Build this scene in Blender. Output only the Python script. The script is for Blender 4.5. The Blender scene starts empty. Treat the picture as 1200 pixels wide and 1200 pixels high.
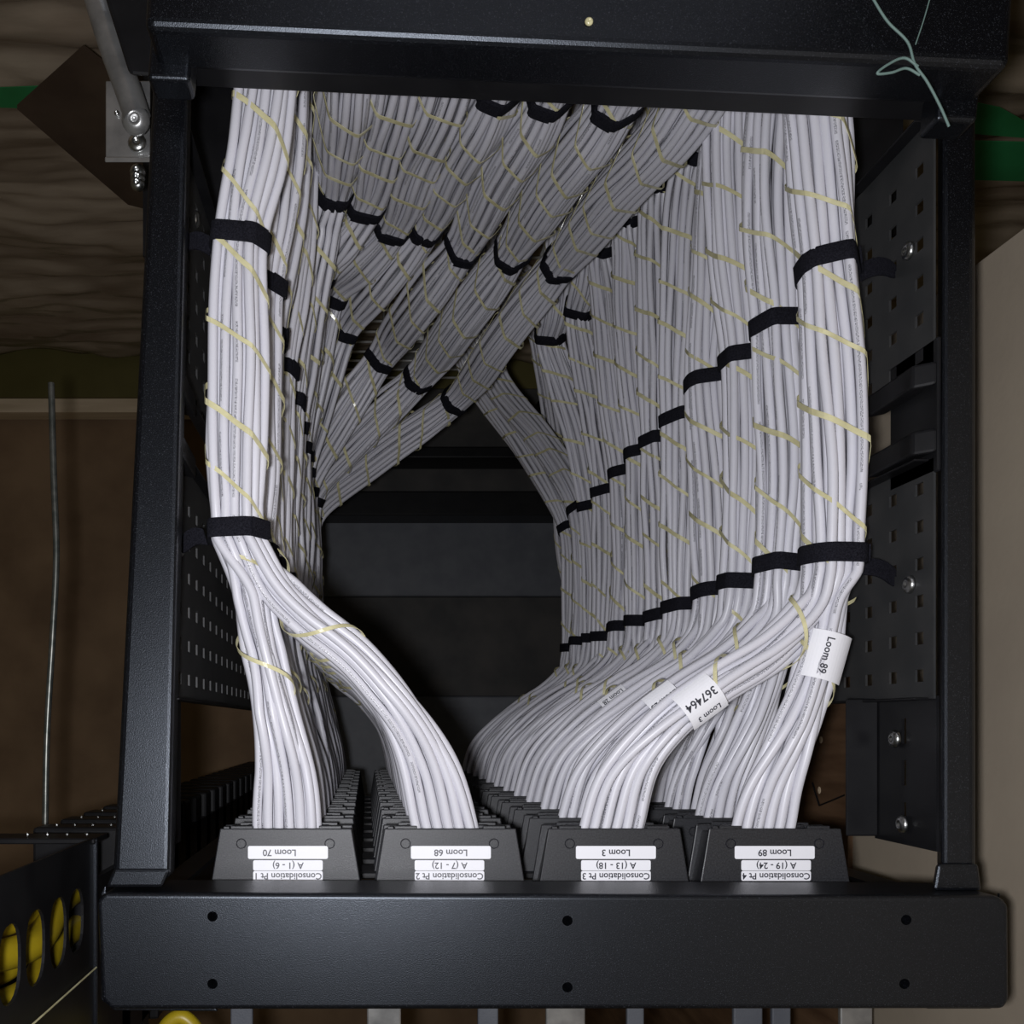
import bpy, bmesh, math, random
import numpy as np
from mathutils import Vector, noise
random.seed(7)
rng = np.random.RandomState(7)
# The camera hangs above an open-topped cabling rack and looks straight down into it.
# World: X to the right, Y towards the rear of the rack, Z up; depth d below the lens = H - z.
H, F, VX, VY = 2.55, 1150.0, 430.0, 850.0
sc = bpy.context.scene
cd = bpy.data.cameras.new('camera'); cam = bpy.data.objects.new('camera', cd); sc.collection.objects.link(cam)
cam.location = (0, 0, H); cam.rotation_euler = (0, 0, 0)
cd.sensor_fit = 'HORIZONTAL'; cd.sensor_width = 36.0; cd.lens = 36.0*F/1200
cd.shift_x = (600-VX)/1200; cd.shift_y = (VY-600)/1200; cd.clip_start = 0.02
sc.camera = cam
w = bpy.data.worlds.new('world'); sc.world = w; w.use_nodes = True
w.node_tree.nodes['Background'].inputs[0].default_value = (1.0, 0.86, 0.55, 1)
w.node_tree.nodes['Background'].inputs[1].default_value = 0.035
fl = bpy.data.lights.new('camera_flash', 'POINT'); fl.energy = 22.0; fl.color = (0.95, 0.955, 1.0); fl.shadow_soft_size = 0.014
flo = bpy.data.objects.new('camera_flash', fl); flo.location = (-0.028, -0.012, H+0.01); sc.collection.objects.link(flo)
sc.view_settings.view_transform = 'Standard'; sc.view_settings.look = 'None'
sc.view_settings.gamma = 1; sc.view_settings.use_curve_mapping = False; sc.view_settings.exposure = 0.0

# ---------------------------------------------------------------- helpers
C = sc.collection
def W(px, py, d): return Vector(((px-VX)/F*d, (VY-py)/F*d, H-d))
def V(x, y, d): return Vector((x, y, H-d))
def link(name, me, m=None, parent=None, smooth=False):
    o = bpy.data.objects.new(name, me); C.objects.link(o)
    if m is not None and not me.materials: me.materials.append(m)
    if parent is not None:
        o.parent = parent; o.matrix_parent_inverse = parent.matrix_world.inverted() if False else o.matrix_parent_inverse
    if smooth: me.polygons.foreach_set('use_smooth', [True]*len(me.polygons))
    return o
def tag(o, label=None, cat=None, group=None, kind=None):
    if label: o['label'] = label
    if cat: o['category'] = cat
    if group: o['group'] = group
    if kind: o['kind'] = kind
    return o
def thing(name, label, cat, group=None, kind=None, loc=(0, 0, 0)):
    o = bpy.data.objects.new(name, None); C.objects.link(o); o.empty_display_size = 0.02
    o.location = loc
    return tag(o, label, cat, group, kind)
def mesh(verts, faces):
    me = bpy.data.meshes.new('mesh'); me.from_pydata([tuple(v) for v in verts], [], faces); me.update(); return me
def child(name, me, m, parent, smooth=False):
    # geometry is in world coordinates; keep it there whatever the parent's place
    if parent is not None and tuple(parent.location) != (0, 0, 0):
        me.transform(__import__('mathutils').Matrix.Translation(-parent.location))
    return link(name, me, m, parent, smooth)
def bm_mesh(bm, smooth_angle=None):
    bmesh.ops.recalc_face_normals(bm, faces=bm.faces)
    me = bpy.data.meshes.new('mesh'); bm.to_mesh(me); bm.free()
    return me
def box_bm(x0, x1, y0, y1, d0, d1, bev=0.0, seg=2, bm=None):
    own = bm is None
    b = bmesh.new()
    r = bmesh.ops.create_cube(b, size=1)
    for v in b.verts:
        v.co = Vector(((x0+x1)/2 + v.co.x*(x1-x0), (y0+y1)/2 + v.co.y*(y1-y0), H-(d0+d1)/2 + v.co.z*(d1-d0)))
    if bev > 0: bmesh.ops.bevel(b, geom=b.edges[:], offset=bev, segments=seg, profile=0.5, affect='EDGES', clamp_overlap=True)
    if own: return b
    me = bpy.data.meshes.new('tmp'); b.to_mesh(me); b.free(); bm.from_mesh(me); bpy.data.meshes.remove(me)
    return bm
def box(x0, x1, y0, y1, d0, d1, bev=0.0, seg=2): return bm_mesh(box_bm(x0, x1, y0, y1, d0, d1, bev, seg))
def hexa(p, bev=0.0, seg=2):
    # p: 8 points, four of the upper face (counter-clockwise) and the four under them
    b = bmesh.new(); vs = [b.verts.new(q) for q in p]
    for f in ((0, 1, 2, 3), (7, 6, 5, 4), (0, 4, 5, 1), (1, 5, 6, 2), (2, 6, 7, 3), (3, 7, 4, 0)): b.faces.new([vs[i] for i in f])
    if bev > 0: bmesh.ops.bevel(b, geom=b.edges[:], offset=bev, segments=seg, profile=0.5, affect='EDGES', clamp_overlap=True)
    return bm_mesh(b)
def prism(pts, d0, d1, bev=0.0, seg=2, bm=None):
    # polygon in X, Y pushed down from depth d0 to d1
    b = bmesh.new()
    a = [b.verts.new((x, y, H-d0)) for x, y in pts]; c = [b.verts.new((x, y, H-d1)) for x, y in pts]
    b.faces.new(a); b.faces.new(c[::-1]); n = len(pts)
    for i in range(n): b.faces.new((a[i], c[i], c[(i+1) % n], a[(i+1) % n]))
    if bev > 0: bmesh.ops.bevel(b, geom=b.edges[:], offset=bev, segments=seg, profile=0.5, affect='EDGES', clamp_overlap=True)
    if bm is not None:
        me = bpy.data.meshes.new('tmp'); b.to_mesh(me); b.free(); bm.from_mesh(me); bpy.data.meshes.remove(me); return bm
    return bm_mesh(b)
def poly_slab(pts, n, t):
    # planar polygon of 3-D points given thickness t along n
    b = bmesh.new(); n = Vector(n).normalized()*t
    a = [b.verts.new(p) for p in pts]; c = [b.verts.new(Vector(p)+n) for p in pts]
    b.faces.new(a); b.faces.new(c[::-1]); k = len(pts)
    for i in range(k): b.faces.new((a[i], c[i], c[(i+1) % k], a[(i+1) % k]))
    return bm_mesh(b)
def rrect(x0, x1, y0, y1, r, n=4):
    out = []
    for cx, cy, a0 in ((x1-r, y1-r, 0), (x0+r, y1-r, 90), (x0+r, y0+r, 180), (x1-r, y0+r, 270)):
        for k in range(n+1):
            a = math.radians(a0+90*k/n); out.append((cx+r*math.cos(a), cy+r*math.sin(a)))
    return out
def catmull(P, n_per):
    P = np.asarray(P, float); m = len(P)
    Q = np.vstack([2*P[0]-P[1], P, 2*P[-1]-P[-2]])
    out = []
    for i in range(1, m):
        p0, p1, p2, p3 = Q[i-1], Q[i], Q[i+1], Q[i+2]
        # centripetal parameters keep uneven spacing from overshooting
        t0 = 0; t1 = t0+max(np.linalg.norm(p1-p0), 1e-6)**.5; t2 = t1+max(np.linalg.norm(p2-p1), 1e-6)**.5; t3 = t2+max(np.linalg.norm(p3-p2), 1e-6)**.5
        for t in np.linspace(t1, t2, n_per, endpoint=False):
            a1 = (t1-t)/(t1-t0)*p0+(t-t0)/(t1-t0)*p1; a2 = (t2-t)/(t2-t1)*p1+(t-t1)/(t2-t1)*p2; a3 = (t3-t)/(t3-t2)*p2+(t-t2)/(t3-t2)*p3
            b1 = (t2-t)/(t2-t0)*a1+(t-t0)/(t2-t0)*a2; b2 = (t3-t)/(t3-t1)*a2+(t-t1)/(t3-t1)*a3
            out.append((t2-t)/(t2-t1)*b1+(t-t1)/(t2-t1)*b2)
    out.append(P[-1]); return np.array(out)
def frames(P, ref=(0, 0, 1)):
    P = np.asarray(P, float)
    T = np.gradient(P, axis=0); T /= np.linalg.norm(T, axis=1)[:, None]
    n = np.array(ref, float); n -= T[0]*n.dot(T[0])
    if np.linalg.norm(n) < 1e-3: n = np.array((1., 0, 0)); n -= T[0]*n.dot(T[0])
    N = np.zeros_like(P)
    for i in range(len(P)):
        n = n-T[i]*n.dot(T[i]); n /= np.linalg.norm(n); N[i] = n
    return T, N, np.cross(T, N)
def tube_arrays(P, r, K=8, v0=0, phase=0.0):
    T, N, B = frames(P); a = np.arange(K)*2*math.pi/K+phase
    r = np.broadcast_to(np.asarray(r, float), (len(P),))
    V_ = P[:, None, :]+r[:, None, None]*(np.cos(a)[None, :, None]*N[:, None, :]+np.sin(a)[None, :, None]*B[:, None, :])
    n = len(P); i = np.arange(n-1)[:, None]*K; k = np.arange(K)[None, :]; k2 = (k+1) % K
    Fq = np.stack([i+k, i+k2, i+K+k2, i+K+k], -1).reshape(-1, 4)+v0
    L = np.concatenate([[0], np.cumsum(np.linalg.norm(np.diff(P, axis=0), axis=1))])
    u = np.stack(np.broadcast_arrays(L[:-1, None], L[:-1, None], L[1:, None], L[1:, None]), -1)
    u = np.broadcast_to(u, (n-1, K, 4)); v = np.broadcast_to(np.stack([k, k+1, k+1, k], -1)/K, (n-1, K, 4))
    return V_.reshape(-1, 3), Fq, np.stack([u, v], -1).reshape(-1, 2)
def mesh_np(Vs, Fs, UV=None, caps=None):
    me = bpy.data.meshes.new('mesh'); nv, nf = len(Vs), len(Fs)
    me.vertices.add(nv); me.vertices.foreach_set('co', np.ascontiguousarray(Vs, dtype=np.float32).ravel())
    me.loops.add(nf*4); me.loops.foreach_set('vertex_index', Fs.astype(np.int32).ravel())
    me.polygons.add(nf); me.polygons.foreach_set('loop_start', np.arange(nf, dtype=np.int32)*4)
    me.update(calc_edges=True)
    if UV is not None:
        l = me.uv_layers.new(name='uv'); l.data.foreach_set('uv', np.ascontiguousarray(UV, dtype=np.float32).ravel())
    me.polygons.foreach_set('use_smooth', np.ones(nf, dtype=bool)); return me
def tubes(paths, r, K=8, rs=None):
    Vs, Fs, Us, v0 = [], [], [], 0
    for j, P in enumerate(paths):
        a, b, u = tube_arrays(np.asarray(P, float), r, K, v0, phase=rng.uniform(0, 6.28))
        u = u.copy(); u[:, 0] += rng.uniform(0, 40)
        Vs.append(a); Fs.append(b); Us.append(u); v0 += len(a)
    return mesh_np(np.vstack(Vs), np.vstack(Fs), np.vstack(Us))
def rod(p, q, r, K=12, cap=True):
    p, q = Vector(p), Vector(q); b = bmesh.new()
    bmesh.ops.create_cone(b, cap_ends=cap, segments=K, radius1=r, radius2=r, depth=(q-p).length)
    rot = (q-p).to_track_quat('Z', 'Y').to_matrix().to_4x4(); rot.translation = (p+q)/2
    bmesh.ops.transform(b, matrix=rot, verts=b.verts); return bm_mesh(b)
def join(ms):
    b = bmesh.new()
    for m in ms: b.from_mesh(m); bpy.data.meshes.remove(m)
    me = bpy.data.meshes.new('mesh'); b.to_mesh(me); b.free(); return me
def dome(p, n, r, h, K=14):
    # pan-head screw: low dome with a cross recess left to the material-free shape
    b = bmesh.new(); n = Vector(n).normalized(); t = n.orthogonal().normalized(); s = n.cross(t); rings = []
    for rr, hh in ((1.0, 0), (1.0, .35), (.86, .72), (.55, .95), (.3, 1.0), (.26, .6)):
        rings.append([b.verts.new(Vector(p)+(t*math.cos(a)+s*math.sin(a))*r*rr+n*h*hh) for a in [2*math.pi*k/K for k in range(K)]])
    for i in range(len(rings)-1):
        for k in range(K): b.faces.new((rings[i][k], rings[i][(k+1) % K], rings[i+1][(k+1) % K], rings[i+1][k]))
    b.faces.new(rings[-1]); b.faces.new(rings[0][::-1]); return bm_mesh(b)
def text_mesh(s, size):
    c = bpy.data.curves.new('t', 'FONT'); c.body = s; c.size = size; c.align_x = 'CENTER'; c.align_y = 'CENTER'; c.resolution_u = 3; c.offset = size*.018
    o = bpy.data.objects.new('t', c); C.objects.link(o); dg = bpy.context.evaluated_depsgraph_get()
    me = bpy.data.meshes.new_from_object(o.evaluated_get(dg)); bpy.data.objects.remove(o); bpy.data.curves.remove(c)
    return me
# ---------------------------------------------------------------- materials
def nodes_of(name):
    m = bpy.data.materials.new(name); m.use_nodes = True; nt = m.node_tree
    return m, nt, nt.nodes['Principled BSDF']
def mat(name, col, rough=.5, metal=0.0, spec=.5, col2=None, scale=20, bump=0, bscale=400, stretch=(1, 1, 1), detail=4, coat=0, lo=.35, hi=.65, rvar=0):
    m, nt, p = nodes_of(name); N = nt.nodes; L = nt.links
    p.inputs['Base Color'].default_value = (*col, 1); p.inputs['Roughness'].default_value = rough; p.inputs['Metallic'].default_value = metal
    p.inputs['Specular IOR Level'].default_value = spec; p.inputs['Coat Weight'].default_value = coat
    tc = N.new('ShaderNodeTexCoord'); mp = N.new('ShaderNodeMapping'); mp.inputs['Scale'].default_value = stretch; L.new(tc.outputs['Object'], mp.inputs[0])
    if col2:
        n = N.new('ShaderNodeTexNoise'); n.inputs['Scale'].default_value = scale; n.inputs['Detail'].default_value = detail; L.new(mp.outputs[0], n.inputs[0])
        r = N.new('ShaderNodeValToRGB'); r.color_ramp.elements[0].color = (*col, 1); r.color_ramp.elements[1].color = (*col2, 1)
        r.color_ramp.elements[0].position = lo; r.color_ramp.elements[1].position = hi
        L.new(n.outputs[0], r.inputs[0]); L.new(r.outputs[0], p.inputs['Base Color'])
    if name == 'black_powder_coat': p.inputs['Specular Tint'].default_value = (.80, .88, 1, 1)
    if bump:
        n2 = N.new('ShaderNodeTexNoise'); n2.inputs['Scale'].default_value = bscale; n2.inputs['Detail'].default_value = 3; L.new(mp.outputs[0], n2.inputs[0])
        b = N.new('ShaderNodeBump'); b.inputs['Strength'].default_value = bump; b.inputs['Distance'].default_value = .001
        L.new(n2.outputs[0], b.inputs['Height']); L.new(b.outputs[0], p.inputs['Normal'])
    return m
M = {}
M['powder'] = mat('black_powder_coat', (.0022, .0024, .0034), .34, 0, .5, bump=.16, bscale=1500, col2=(.034, .037, .044), scale=1300, detail=1, lo=.62, hi=.78)
M['panel'] = mat('black_satin_paint', (.007, .007, .008), .38, 0, .22, col2=(.011, .011, .012), scale=30, bump=.03, bscale=600)
M['perf'] = mat('perforated_panel_paint', (.026, .027, .028), .5, 0, .4, col2=(.038, .038, .038), scale=30, bump=.03, bscale=600)
M['plastic'] = mat('black_moulded_plastic', (.010, .0105, .013), .42, 0, .45, col2=(.026, .027, .031), scale=900, bump=.12, bscale=1500)
M['velcro'] = mat('black_hook_and_loop', (.006, .006, .009), .95, 0, .1, col2=(.016, .016, .022), scale=900, bump=.8, bscale=1500)
M['zinc'] = mat('zinc_plated_steel', (.62, .63, .62), .28, 1, .5, col2=(.45, .46, .45), scale=60, bump=.1)
M['galv'] = mat('galvanised_steel', (.55, .55, .54), .32, .78, .6, col2=(.34, .34, .34), scale=40, bump=.1, bscale=120)
M['tape'] = mat('clear_yellow_binder_tape', (.70, .66, .40), .2, 0, .7, col2=(.52, .48, .27), scale=60, bump=.1)
M['paper'] = mat('white_label_paper', (.80, .80, .84), .5, 0, .4, bump=.05)
M['ink'] = mat('black_ink', (.02, .02, .03), .6)
M['greyink'] = mat('grey_ink', (.10, .10, .11), .6)
M['yellow'] = mat('yellow_cable_jacket', (.42, .31, .01), .4, 0, .5, col2=(.30, .22, .01), scale=20)
M['green'] = mat('green_tape', (.025, .20, .06), .5, 0, .5, col2=(.035, .30, .10), scale=8)
M['floor'] = mat('brown_screed', (.20, .125, .07), .7, 0, .3, col2=(.32, .21, .12), scale=5, detail=8, bump=.4, bscale=60)
M['beige'] = mat('beige_painted_plaster', (.31, .26, .20), .75, 0, .3, col2=(.35, .295, .225), scale=8, bump=.2, bscale=150)
M['wood'] = mat('stained_plywood', (.09, .048, .025), .5, 0, .45, col2=(.19, .11, .06), scale=9, stretch=(1, 5, .8), detail=8, bump=.3, bscale=60)
M['batten'] = mat('raw_pine', (.75, .60, .42), .7, 0, .3, col2=(.60, .47, .31), scale=14, stretch=(.3, 3, 3))
M['olive'] = mat('olive_baseboard_shadow', (.10, .085, .02), .6, 0, .4, col2=(.13, .11, .03), scale=6)  # olive tone paints the dark shadow at the baseboard
M['sheet'] = mat('brown_plastic_sheet', (.19, .14, .095), .22, 0, .6, col2=(.42, .34, .25), scale=5, stretch=(.5, 1, 2.5), detail=6, bump=.6, bscale=28, coat=.2)
M['card'] = mat('brown_hardboard', (.06, .038, .024), .75, 0, .3, col2=(.09, .06, .038), scale=10)
M['greyblue'] = mat('dark_grey_steel', (.085, .092, .11), .5, .0, .5, col2=(.11, .118, .135), scale=25, bump=.2, bscale=500)
M['darkgrey'] = mat('dull_black_steel', (.035, .034, .033), .6, 0, .4, col2=(.065, .06, .055), scale=12, detail=6)
M['wire'] = mat('bright_steel_wire', (.62, .62, .60), .3, .2, .6, col2=(.5, .5, .48), scale=90)
M['rodm'] = mat('oiled_threaded_rod', (.10, .11, .10), .35, .7, .5, col2=(.2, .2, .18), scale=80)
M['thread'] = mat('pale_green_thread', (.13, .20, .18), .6)
# white cable jacket with a faint line of printed characters along it
m, nt, p = nodes_of('white_cable_jacket'); N = nt.nodes; L = nt.links
p.inputs['Roughness'].default_value = .38; p.inputs['Specular IOR Level'].default_value = .45
uv = N.new('ShaderNodeUVMap'); sx = N.new('ShaderNodeSeparateXYZ'); L.new(uv.outputs[0], sx.inputs[0])
def mth(op, a, b=None, c=None):
    n = N.new('ShaderNodeMath'); n.operation = op
    for i, q in enumerate((a, b, c)):
        if q is None: continue
        if isinstance(q, (int, float)): n.inputs[i].default_value = q
        else: L.new(q, n.inputs[i])
    return n.outputs[0]
cb = N.new('ShaderNodeCombineXYZ'); L.new(mth('MULTIPLY', sx.outputs[0], 900), cb.inputs[0]); L.new(mth('MULTIPLY', sx.outputs[1], 60), cb.inputs[1])
nz = N.new('ShaderNodeTexNoise'); nz.inputs['Scale'].default_value = 1; nz.inputs['Detail'].default_value = 1; L.new(cb.outputs[0], nz.inputs[0])
glyph = mth('GREATER_THAN', nz.outputs[0], .5)
band = mth('LESS_THAN', mth('ABSOLUTE', mth('SUBTRACT', sx.outputs[1], .5)), .045)
cb2 = N.new('ShaderNodeCombineXYZ'); L.new(mth('MULTIPLY', sx.outputs[0], 16), cb2.inputs[0])
nz2 = N.new('ShaderNodeTexNoise'); nz2.inputs['Scale'].default_value = 1; L.new(cb2.outputs[0], nz2.inputs[0])
word = mth('GREATER_THAN', nz2.outputs[0], .47)
msk = mth('MULTIPLY', mth('MULTIPLY', glyph, band), mth('MULTIPLY', word, .8))
mx = N.new('ShaderNodeMix'); mx.data_type = 'RGBA'; L.new(msk, mx.inputs[0])
mx.inputs[6].default_value = (.62, .615, .665, 1); mx.inputs[7].default_value = (.06, .06, .07, 1); L.new(mx.outputs[2], p.inputs['Base Color'])
M['cable'] = m

ORD = ['nearest', 'second', 'third', 'fourth', 'fifth', 'sixth', 'seventh', 'eighth', 'ninth', 'tenth', 'eleventh', 'twelfth', 'thirteenth', 'fourteenth']
# ---------------------------------------------------------------- setting
FD = 2.55                                    # depth of the floor under the lens
tag(link('floor', box(-2.6, 2.6, -2.0, .97, FD, FD+.05), M['floor']), 'brown rough floor far below the open rack', 'floor', kind='structure')
tag(link('wall_rear', box(-2.6, 2.6, .95, 1.0, -.6, FD), M['card']), 'brown wall behind the crinkled sheeting', 'wall', kind='structure')
tag(link('wall_right', box(.50, .60, -2.0, .378, -.6, 1.01), M['beige']), 'beige plaster wall close beside the rack', 'wall', kind='structure')
tag(link('trim_1', box(.495, .60, -2.0, .378, 1.01, FD), M['wood']), 'brown plywood lining under the beige plaster', 'trim', kind='structure')
tag(link('baseboard_shadow_rear', box(-2.6, .48, .82, .95, 2.45, 2.50), M['olive']), 'dark olive strip painted as baseboard shadow along the rear wall', 'baseboard', kind='structure')  # baseboard shadow built as a thin olive strip
# pale timber batten under the olive shadow strip
tag(link('timber_batten', box(-2.4, -.28, .785, .82, 2.46, 2.52, .002), M['batten']), 'pale raw timber batten below the olive shadow strip at left', 'batten')
# crinkled plastic sheeting over the rear wall
nx, nz_ = 260, 200; vs = []; fs = []
for j in range(nz_+1):
    for i in range(nx+1):
        x = -1.9+3.9*i/nx; d = .35+2.08*j/nz_
        s = noise.noise(Vector((x*3.1, d*7.5, 0)))*.020+noise.noise(Vector((x*5+d*4, d*22, 3)))*.015+noise.noise(Vector((x*14, d*50, 9)))*.0060
        vs.append((x, .915+s, H-d))
for j in range(nz_):
    for i in range(nx):
        a = j*(nx+1)+i; fs.append((a, a+1, a+nx+2, a+nx+1))
me = mesh(vs, fs); so = link('plastic_sheet', me, M['sheet'], smooth=True)
sm = so.modifiers.new('thickness', 'SOLIDIFY'); sm.thickness = .0006
tag(so, 'crinkled brown plastic sheeting hung over the rear wall', 'sheeting')
# green tape and hardboard on the sheeting
for pts, lab in (([(-10, 103), (46, 101), (28, 127), (-10, 126)], 'green tape strip on the sheeting at far upper left'),
                 ([(1142, 120), (1172, 126), (1215, 150), (1215, 163), (1142, 157)], 'upper green tape strip beyond the right rail'),
                 ([(1142, 165), (1215, 167), (1215, 213), (1142, 211)], 'broad lower green tape strip beyond the right rail')):
    P3 = [Vector((( px-VX)*.86/(VY-py), .86, H-.86*F/(VY-py))) for px, py in pts]
    tag(link('green_tape', poly_slab(P3, (0, 1, 0), .0008), M['green']), lab, 'tape', 'green tape on the plastic sheeting')
P3 = [Vector(((px-VX)*.83/(VY-py), .83, H-.83*F/(VY-py))) for px, py in [(20, 128), (98, 58), (178, 120), (190, 250), (150, 240)]]
tag(link('hardboard_offcut', poly_slab(P3, (0, 1, 0), .006), M['card']), 'dark brown board offcut leaning on the sheeting at upper left', 'board')

# ---------------------------------------------------------------- the rack frame
rack = thing('rack_frame', 'black powder-coated open rack frame holding all the cable looms', 'rack')
def holes_plate(base, holes, r, depth_dir, name, m, parent):
    o = link(name, base, m, parent)
    cut = bpy.data.objects.new('cut', join([rod(Vector(h)-Vector(depth_dir)*.02, Vector(h)+Vector(depth_dir)*.045, r, 16) for h in holes])); C.objects.link(cut)
    md = o.modifiers.new('b', 'BOOLEAN'); md.object = cut; md.operation = 'DIFFERENCE'; md.solver = 'EXACT'
    dg = bpy.context.evaluated_depsgraph_get(); me = bpy.data.meshes.new_from_object(o.evaluated_get(dg))
    o.modifiers.clear(); o.data = me; bpy.data.objects.remove(cut); return o
# front beam (towards the bottom of the picture)
D0 = .62
def XY(px, py, d=D0): return ((px-VX)/F*d, (VY-py)/F*d)
outer = [XY(*q) for q in [(122, 1046), (1172, 1050), (1183, 1060), (1184, 1172), (1178, 1183), (130, 1184), (118, 1172), (113, 1056)]]
fb = holes_plate(prism(outer, D0, D0+.055, .005, 5), [W(a, b, D0) for a, b in ((249, 1074), (665, 1079), (1062, 1078), (249, 1153), (665, 1157), (1060, 1153))], .0033, (0, 0, -1), 'front_beam', M['powder'], rack)
for f_ in fb.data.polygons: f_.use_smooth = False
child('beam_lip', prism([XY(*q) for q in [(112, 1050), (112, 1178), (128, 1191), (252, 1192), (246, 1184), (140, 1183), (119, 1172), (118, 1040)]], D0+.012, D0+.016, .001, 2), M['powder'], rack)
child('beam_lip', prism([XY(*q) for q in [(1080, 1180), (1100, 1189), (1176, 1189), (1187, 1180), (1187, 1050), (1181, 1170)]], D0+.012, D0+.016, .001, 2), M['powder'], rack)
child('inner_flange', box(*[XY(235, 0)[0], XY(1130, 0)[0]], -.125, -.1085, D0+.056, D0+.060, .001), M['panel'], rack)
# side rails
def rail(p8, bev=.004): return hexa(p8, bev, 3)
child('side_rail', rail([W(132, 1030, .625), W(199, 1030, .625), W(221, 60, .66), W(181, 60, .66), W(140, 1026, .67), W(205, 1026, .67), W(226, 60, .70), W(188, 60, .70)]), M['powder'], rack)
child('side_rail', rail([W(1103, 1018, .64), W(1143, 1018, .64), W(1143, 60, .66), W(1104, 60, .66), W(1098, 1018, .69), W(1137, 1018, .69), W(1137, 60, .70), W(1099, 60, .70)]), M['powder'], rack)
child('rail_foot', hexa([W(133, 1018, .622), W(200, 1018, .622), W(190, 1040, .622), W(124, 1040, .622), W(138, 1016, .65), W(200, 1016, .65), W(190, 1036, .65), W(130, 1036, .65)], .002), M['powder'], rack)
child('rail_foot', hexa([W(1099, 1012, .638), W(1146, 1012, .638), W(1150, 1044, .638), W(1094, 1044, .638), W(1097, 1012, .66), W(1142, 1012, .66), W(1146, 1040, .66), W(1092, 1040, .66)], .002), M['powder'], rack)
# inner channels under the rails with slots and screws
def plane_plate(X, ys, ds, keep, t=.0016):
    vs, fs = [], []; ny, nd = len(ys), len(ds)
    for s in (0, 1):
        for y in ys:
            for d in ds: vs.append((X+s*t, y, H-d))
    idx = lambda s, i, j: s*ny*nd+i*nd+j
    K = {(i, j): keep(i, j) for i in range(ny-1) for j in range(nd-1)}
    for (i, j), k in K.items():
        if not k: continue
        fs.append((idx(0, i, j), idx(0, i+1, j), idx(0, i+1, j+1), idx(0, i, j+1))); fs.append((idx(1, i, j), idx(1, i, j+1), idx(1, i+1, j+1), idx(1, i+1, j)))
        for di, dj, a, b in ((-1, 0, (i, j), (i, j+1)), (1, 0, (i+1, j+1), (i+1, j)), (0, -1, (i+1, j), (i, j)), (0, 1, (i, j+1), (i+1, j+1))):
            if not K.get((i+di, j+dj), False): fs.append((idx(0, *a), idx(0, *b), idx(1, *b), idx(1, *a)))
    return mesh(vs, fs)
def perforated(X, y0, y1, d0, d1, py=.0257, pd=.034, hy=.0085, hd=.010, off=.012):
    ys = [y0]; ds = [d0]; a = y0+off
    while a+hy < y1-.006: ys += [a, a+hy]; a += py
    ys.append(y1); b = d0+off
    while b+hd < d1-.006: ds += [b, b+hd]; b += pd
    ds.append(d1)
    return plane_plate(X, ys, ds, lambda i, j: not (i % 2 == 1 and j % 2 == 1))
XL, XR = -.137, .381
for X, y0, y1, d1, s in ((XL, .018, .193, 1.16, 1), (XL, .238, .43, .90, 1), (XR, .018, .180, .92, -1), (XR, .238, .41, .775, -1)):
    pp = child('perforated_panel', perforated(X, y0, y1, .66, d1), M['perf'], rack)
    # folded lips along both ends of the panel
    for yy in (y0, y1):
        child('folded_lip', box(*sorted((X, X+s*.010)), yy-.0008, yy+.0008, .665, d1-.02, .0005, 1), M['panel'], pp)
for X, s in ((XL, 1), (XR, -1)):
    child('bridge_plate', box(*sorted((X, X-s*.003)), .17, .26, .655, .715, .001, 1), M['panel'], rack)
    for yy in (.183, .228):
        child('bridge_tab', hexa([V(X, yy, .655), V(X+s*.012, yy, .665), V(X+s*.012, yy+.016, .665), V(X, yy+.016, .655), V(X, yy, .72), V(X+s*.010, yy, .73), V(X+s*.010, yy+.016, .73), V(X, yy+.016, .72)], .002), M['panel'], rack)
# slotted channel that carries the panels
def slotted(X, y0, y1, d0, d1):
    ys = [y0]; a = y0+.012
    while a+.018 < y1: ys += [a, a+.018]; a += .030
    ys.append(y1); return plane_plate(X, ys, [d0, (d0+d1)/2-.003, (d0+d1)/2+.003, d1], lambda i, j: not (i % 2 == 1 and j == 1), .002)
child('slotted_channel', slotted(-.1385, -.085, .018, .66, .72), M['panel'], rack)
child('slotted_channel', slotted(.383, -.085, .020, .66, .74), M['panel'], rack)
child('channel_flange', box(.3595, .383, -.083, .020, .735, .738, .001, 1), M['panel'], rack)
for (px, py, X, s) in ((1066, 294, XR, -1), (1067, 685, XR, -1), (1050, 866, XR, -1), (1059, 966, XR, -1), (210, 642, XL, 1), (228, 257, XL, 1), (194, 935, XL, 1)):
    d = X*F/(px-VX); y = (VY-py)/F*d
    child('screw', dome((X, y, H-d), (s, 0, 0), .0065, .004), M['zinc'], rack, True)
# rear beam (across the top of the picture), turned slightly
def rb(px0, py0, px1, py1, up, d0, d1, bev):
    return hexa([W(px0, py0, d0), W(px1, py1, d0), W(px1+6, py1-up, d0), W(px0+6, py0-up, d0),
                 W(px0, py0, d0)+Vector((0, 0, d0-d1)), W(px1, py1, d0)+Vector((0, 0, d0-d1)), W(px1+6, py1-up, d0)+Vector((0, 0, d0-d1)), W(px0+6, py0-up, d0)+Vector((0, 0, d0-d1))], bev, 4)
child('rear_beam', rb(168, 31, 1186, 78, 110, .585, .625, .006), M['powder'], rack)
child('beam_lip', rb(215, 72, 1140, 116, 60, .63, .655, .0015), M['panel'], rack)
child('corner_block', rb(172, 92, 222, 94, 70, .618, .64, .003), M['powder'], rack)
child('corner_block', rb(1098, 140, 1146, 142, 60, .618, .64, .003), M['powder'], rack)
child('screw', dome(W(690, 26, .5848), (0, 0, 1), .0025, .002), M['tape'], rack, True)
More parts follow.
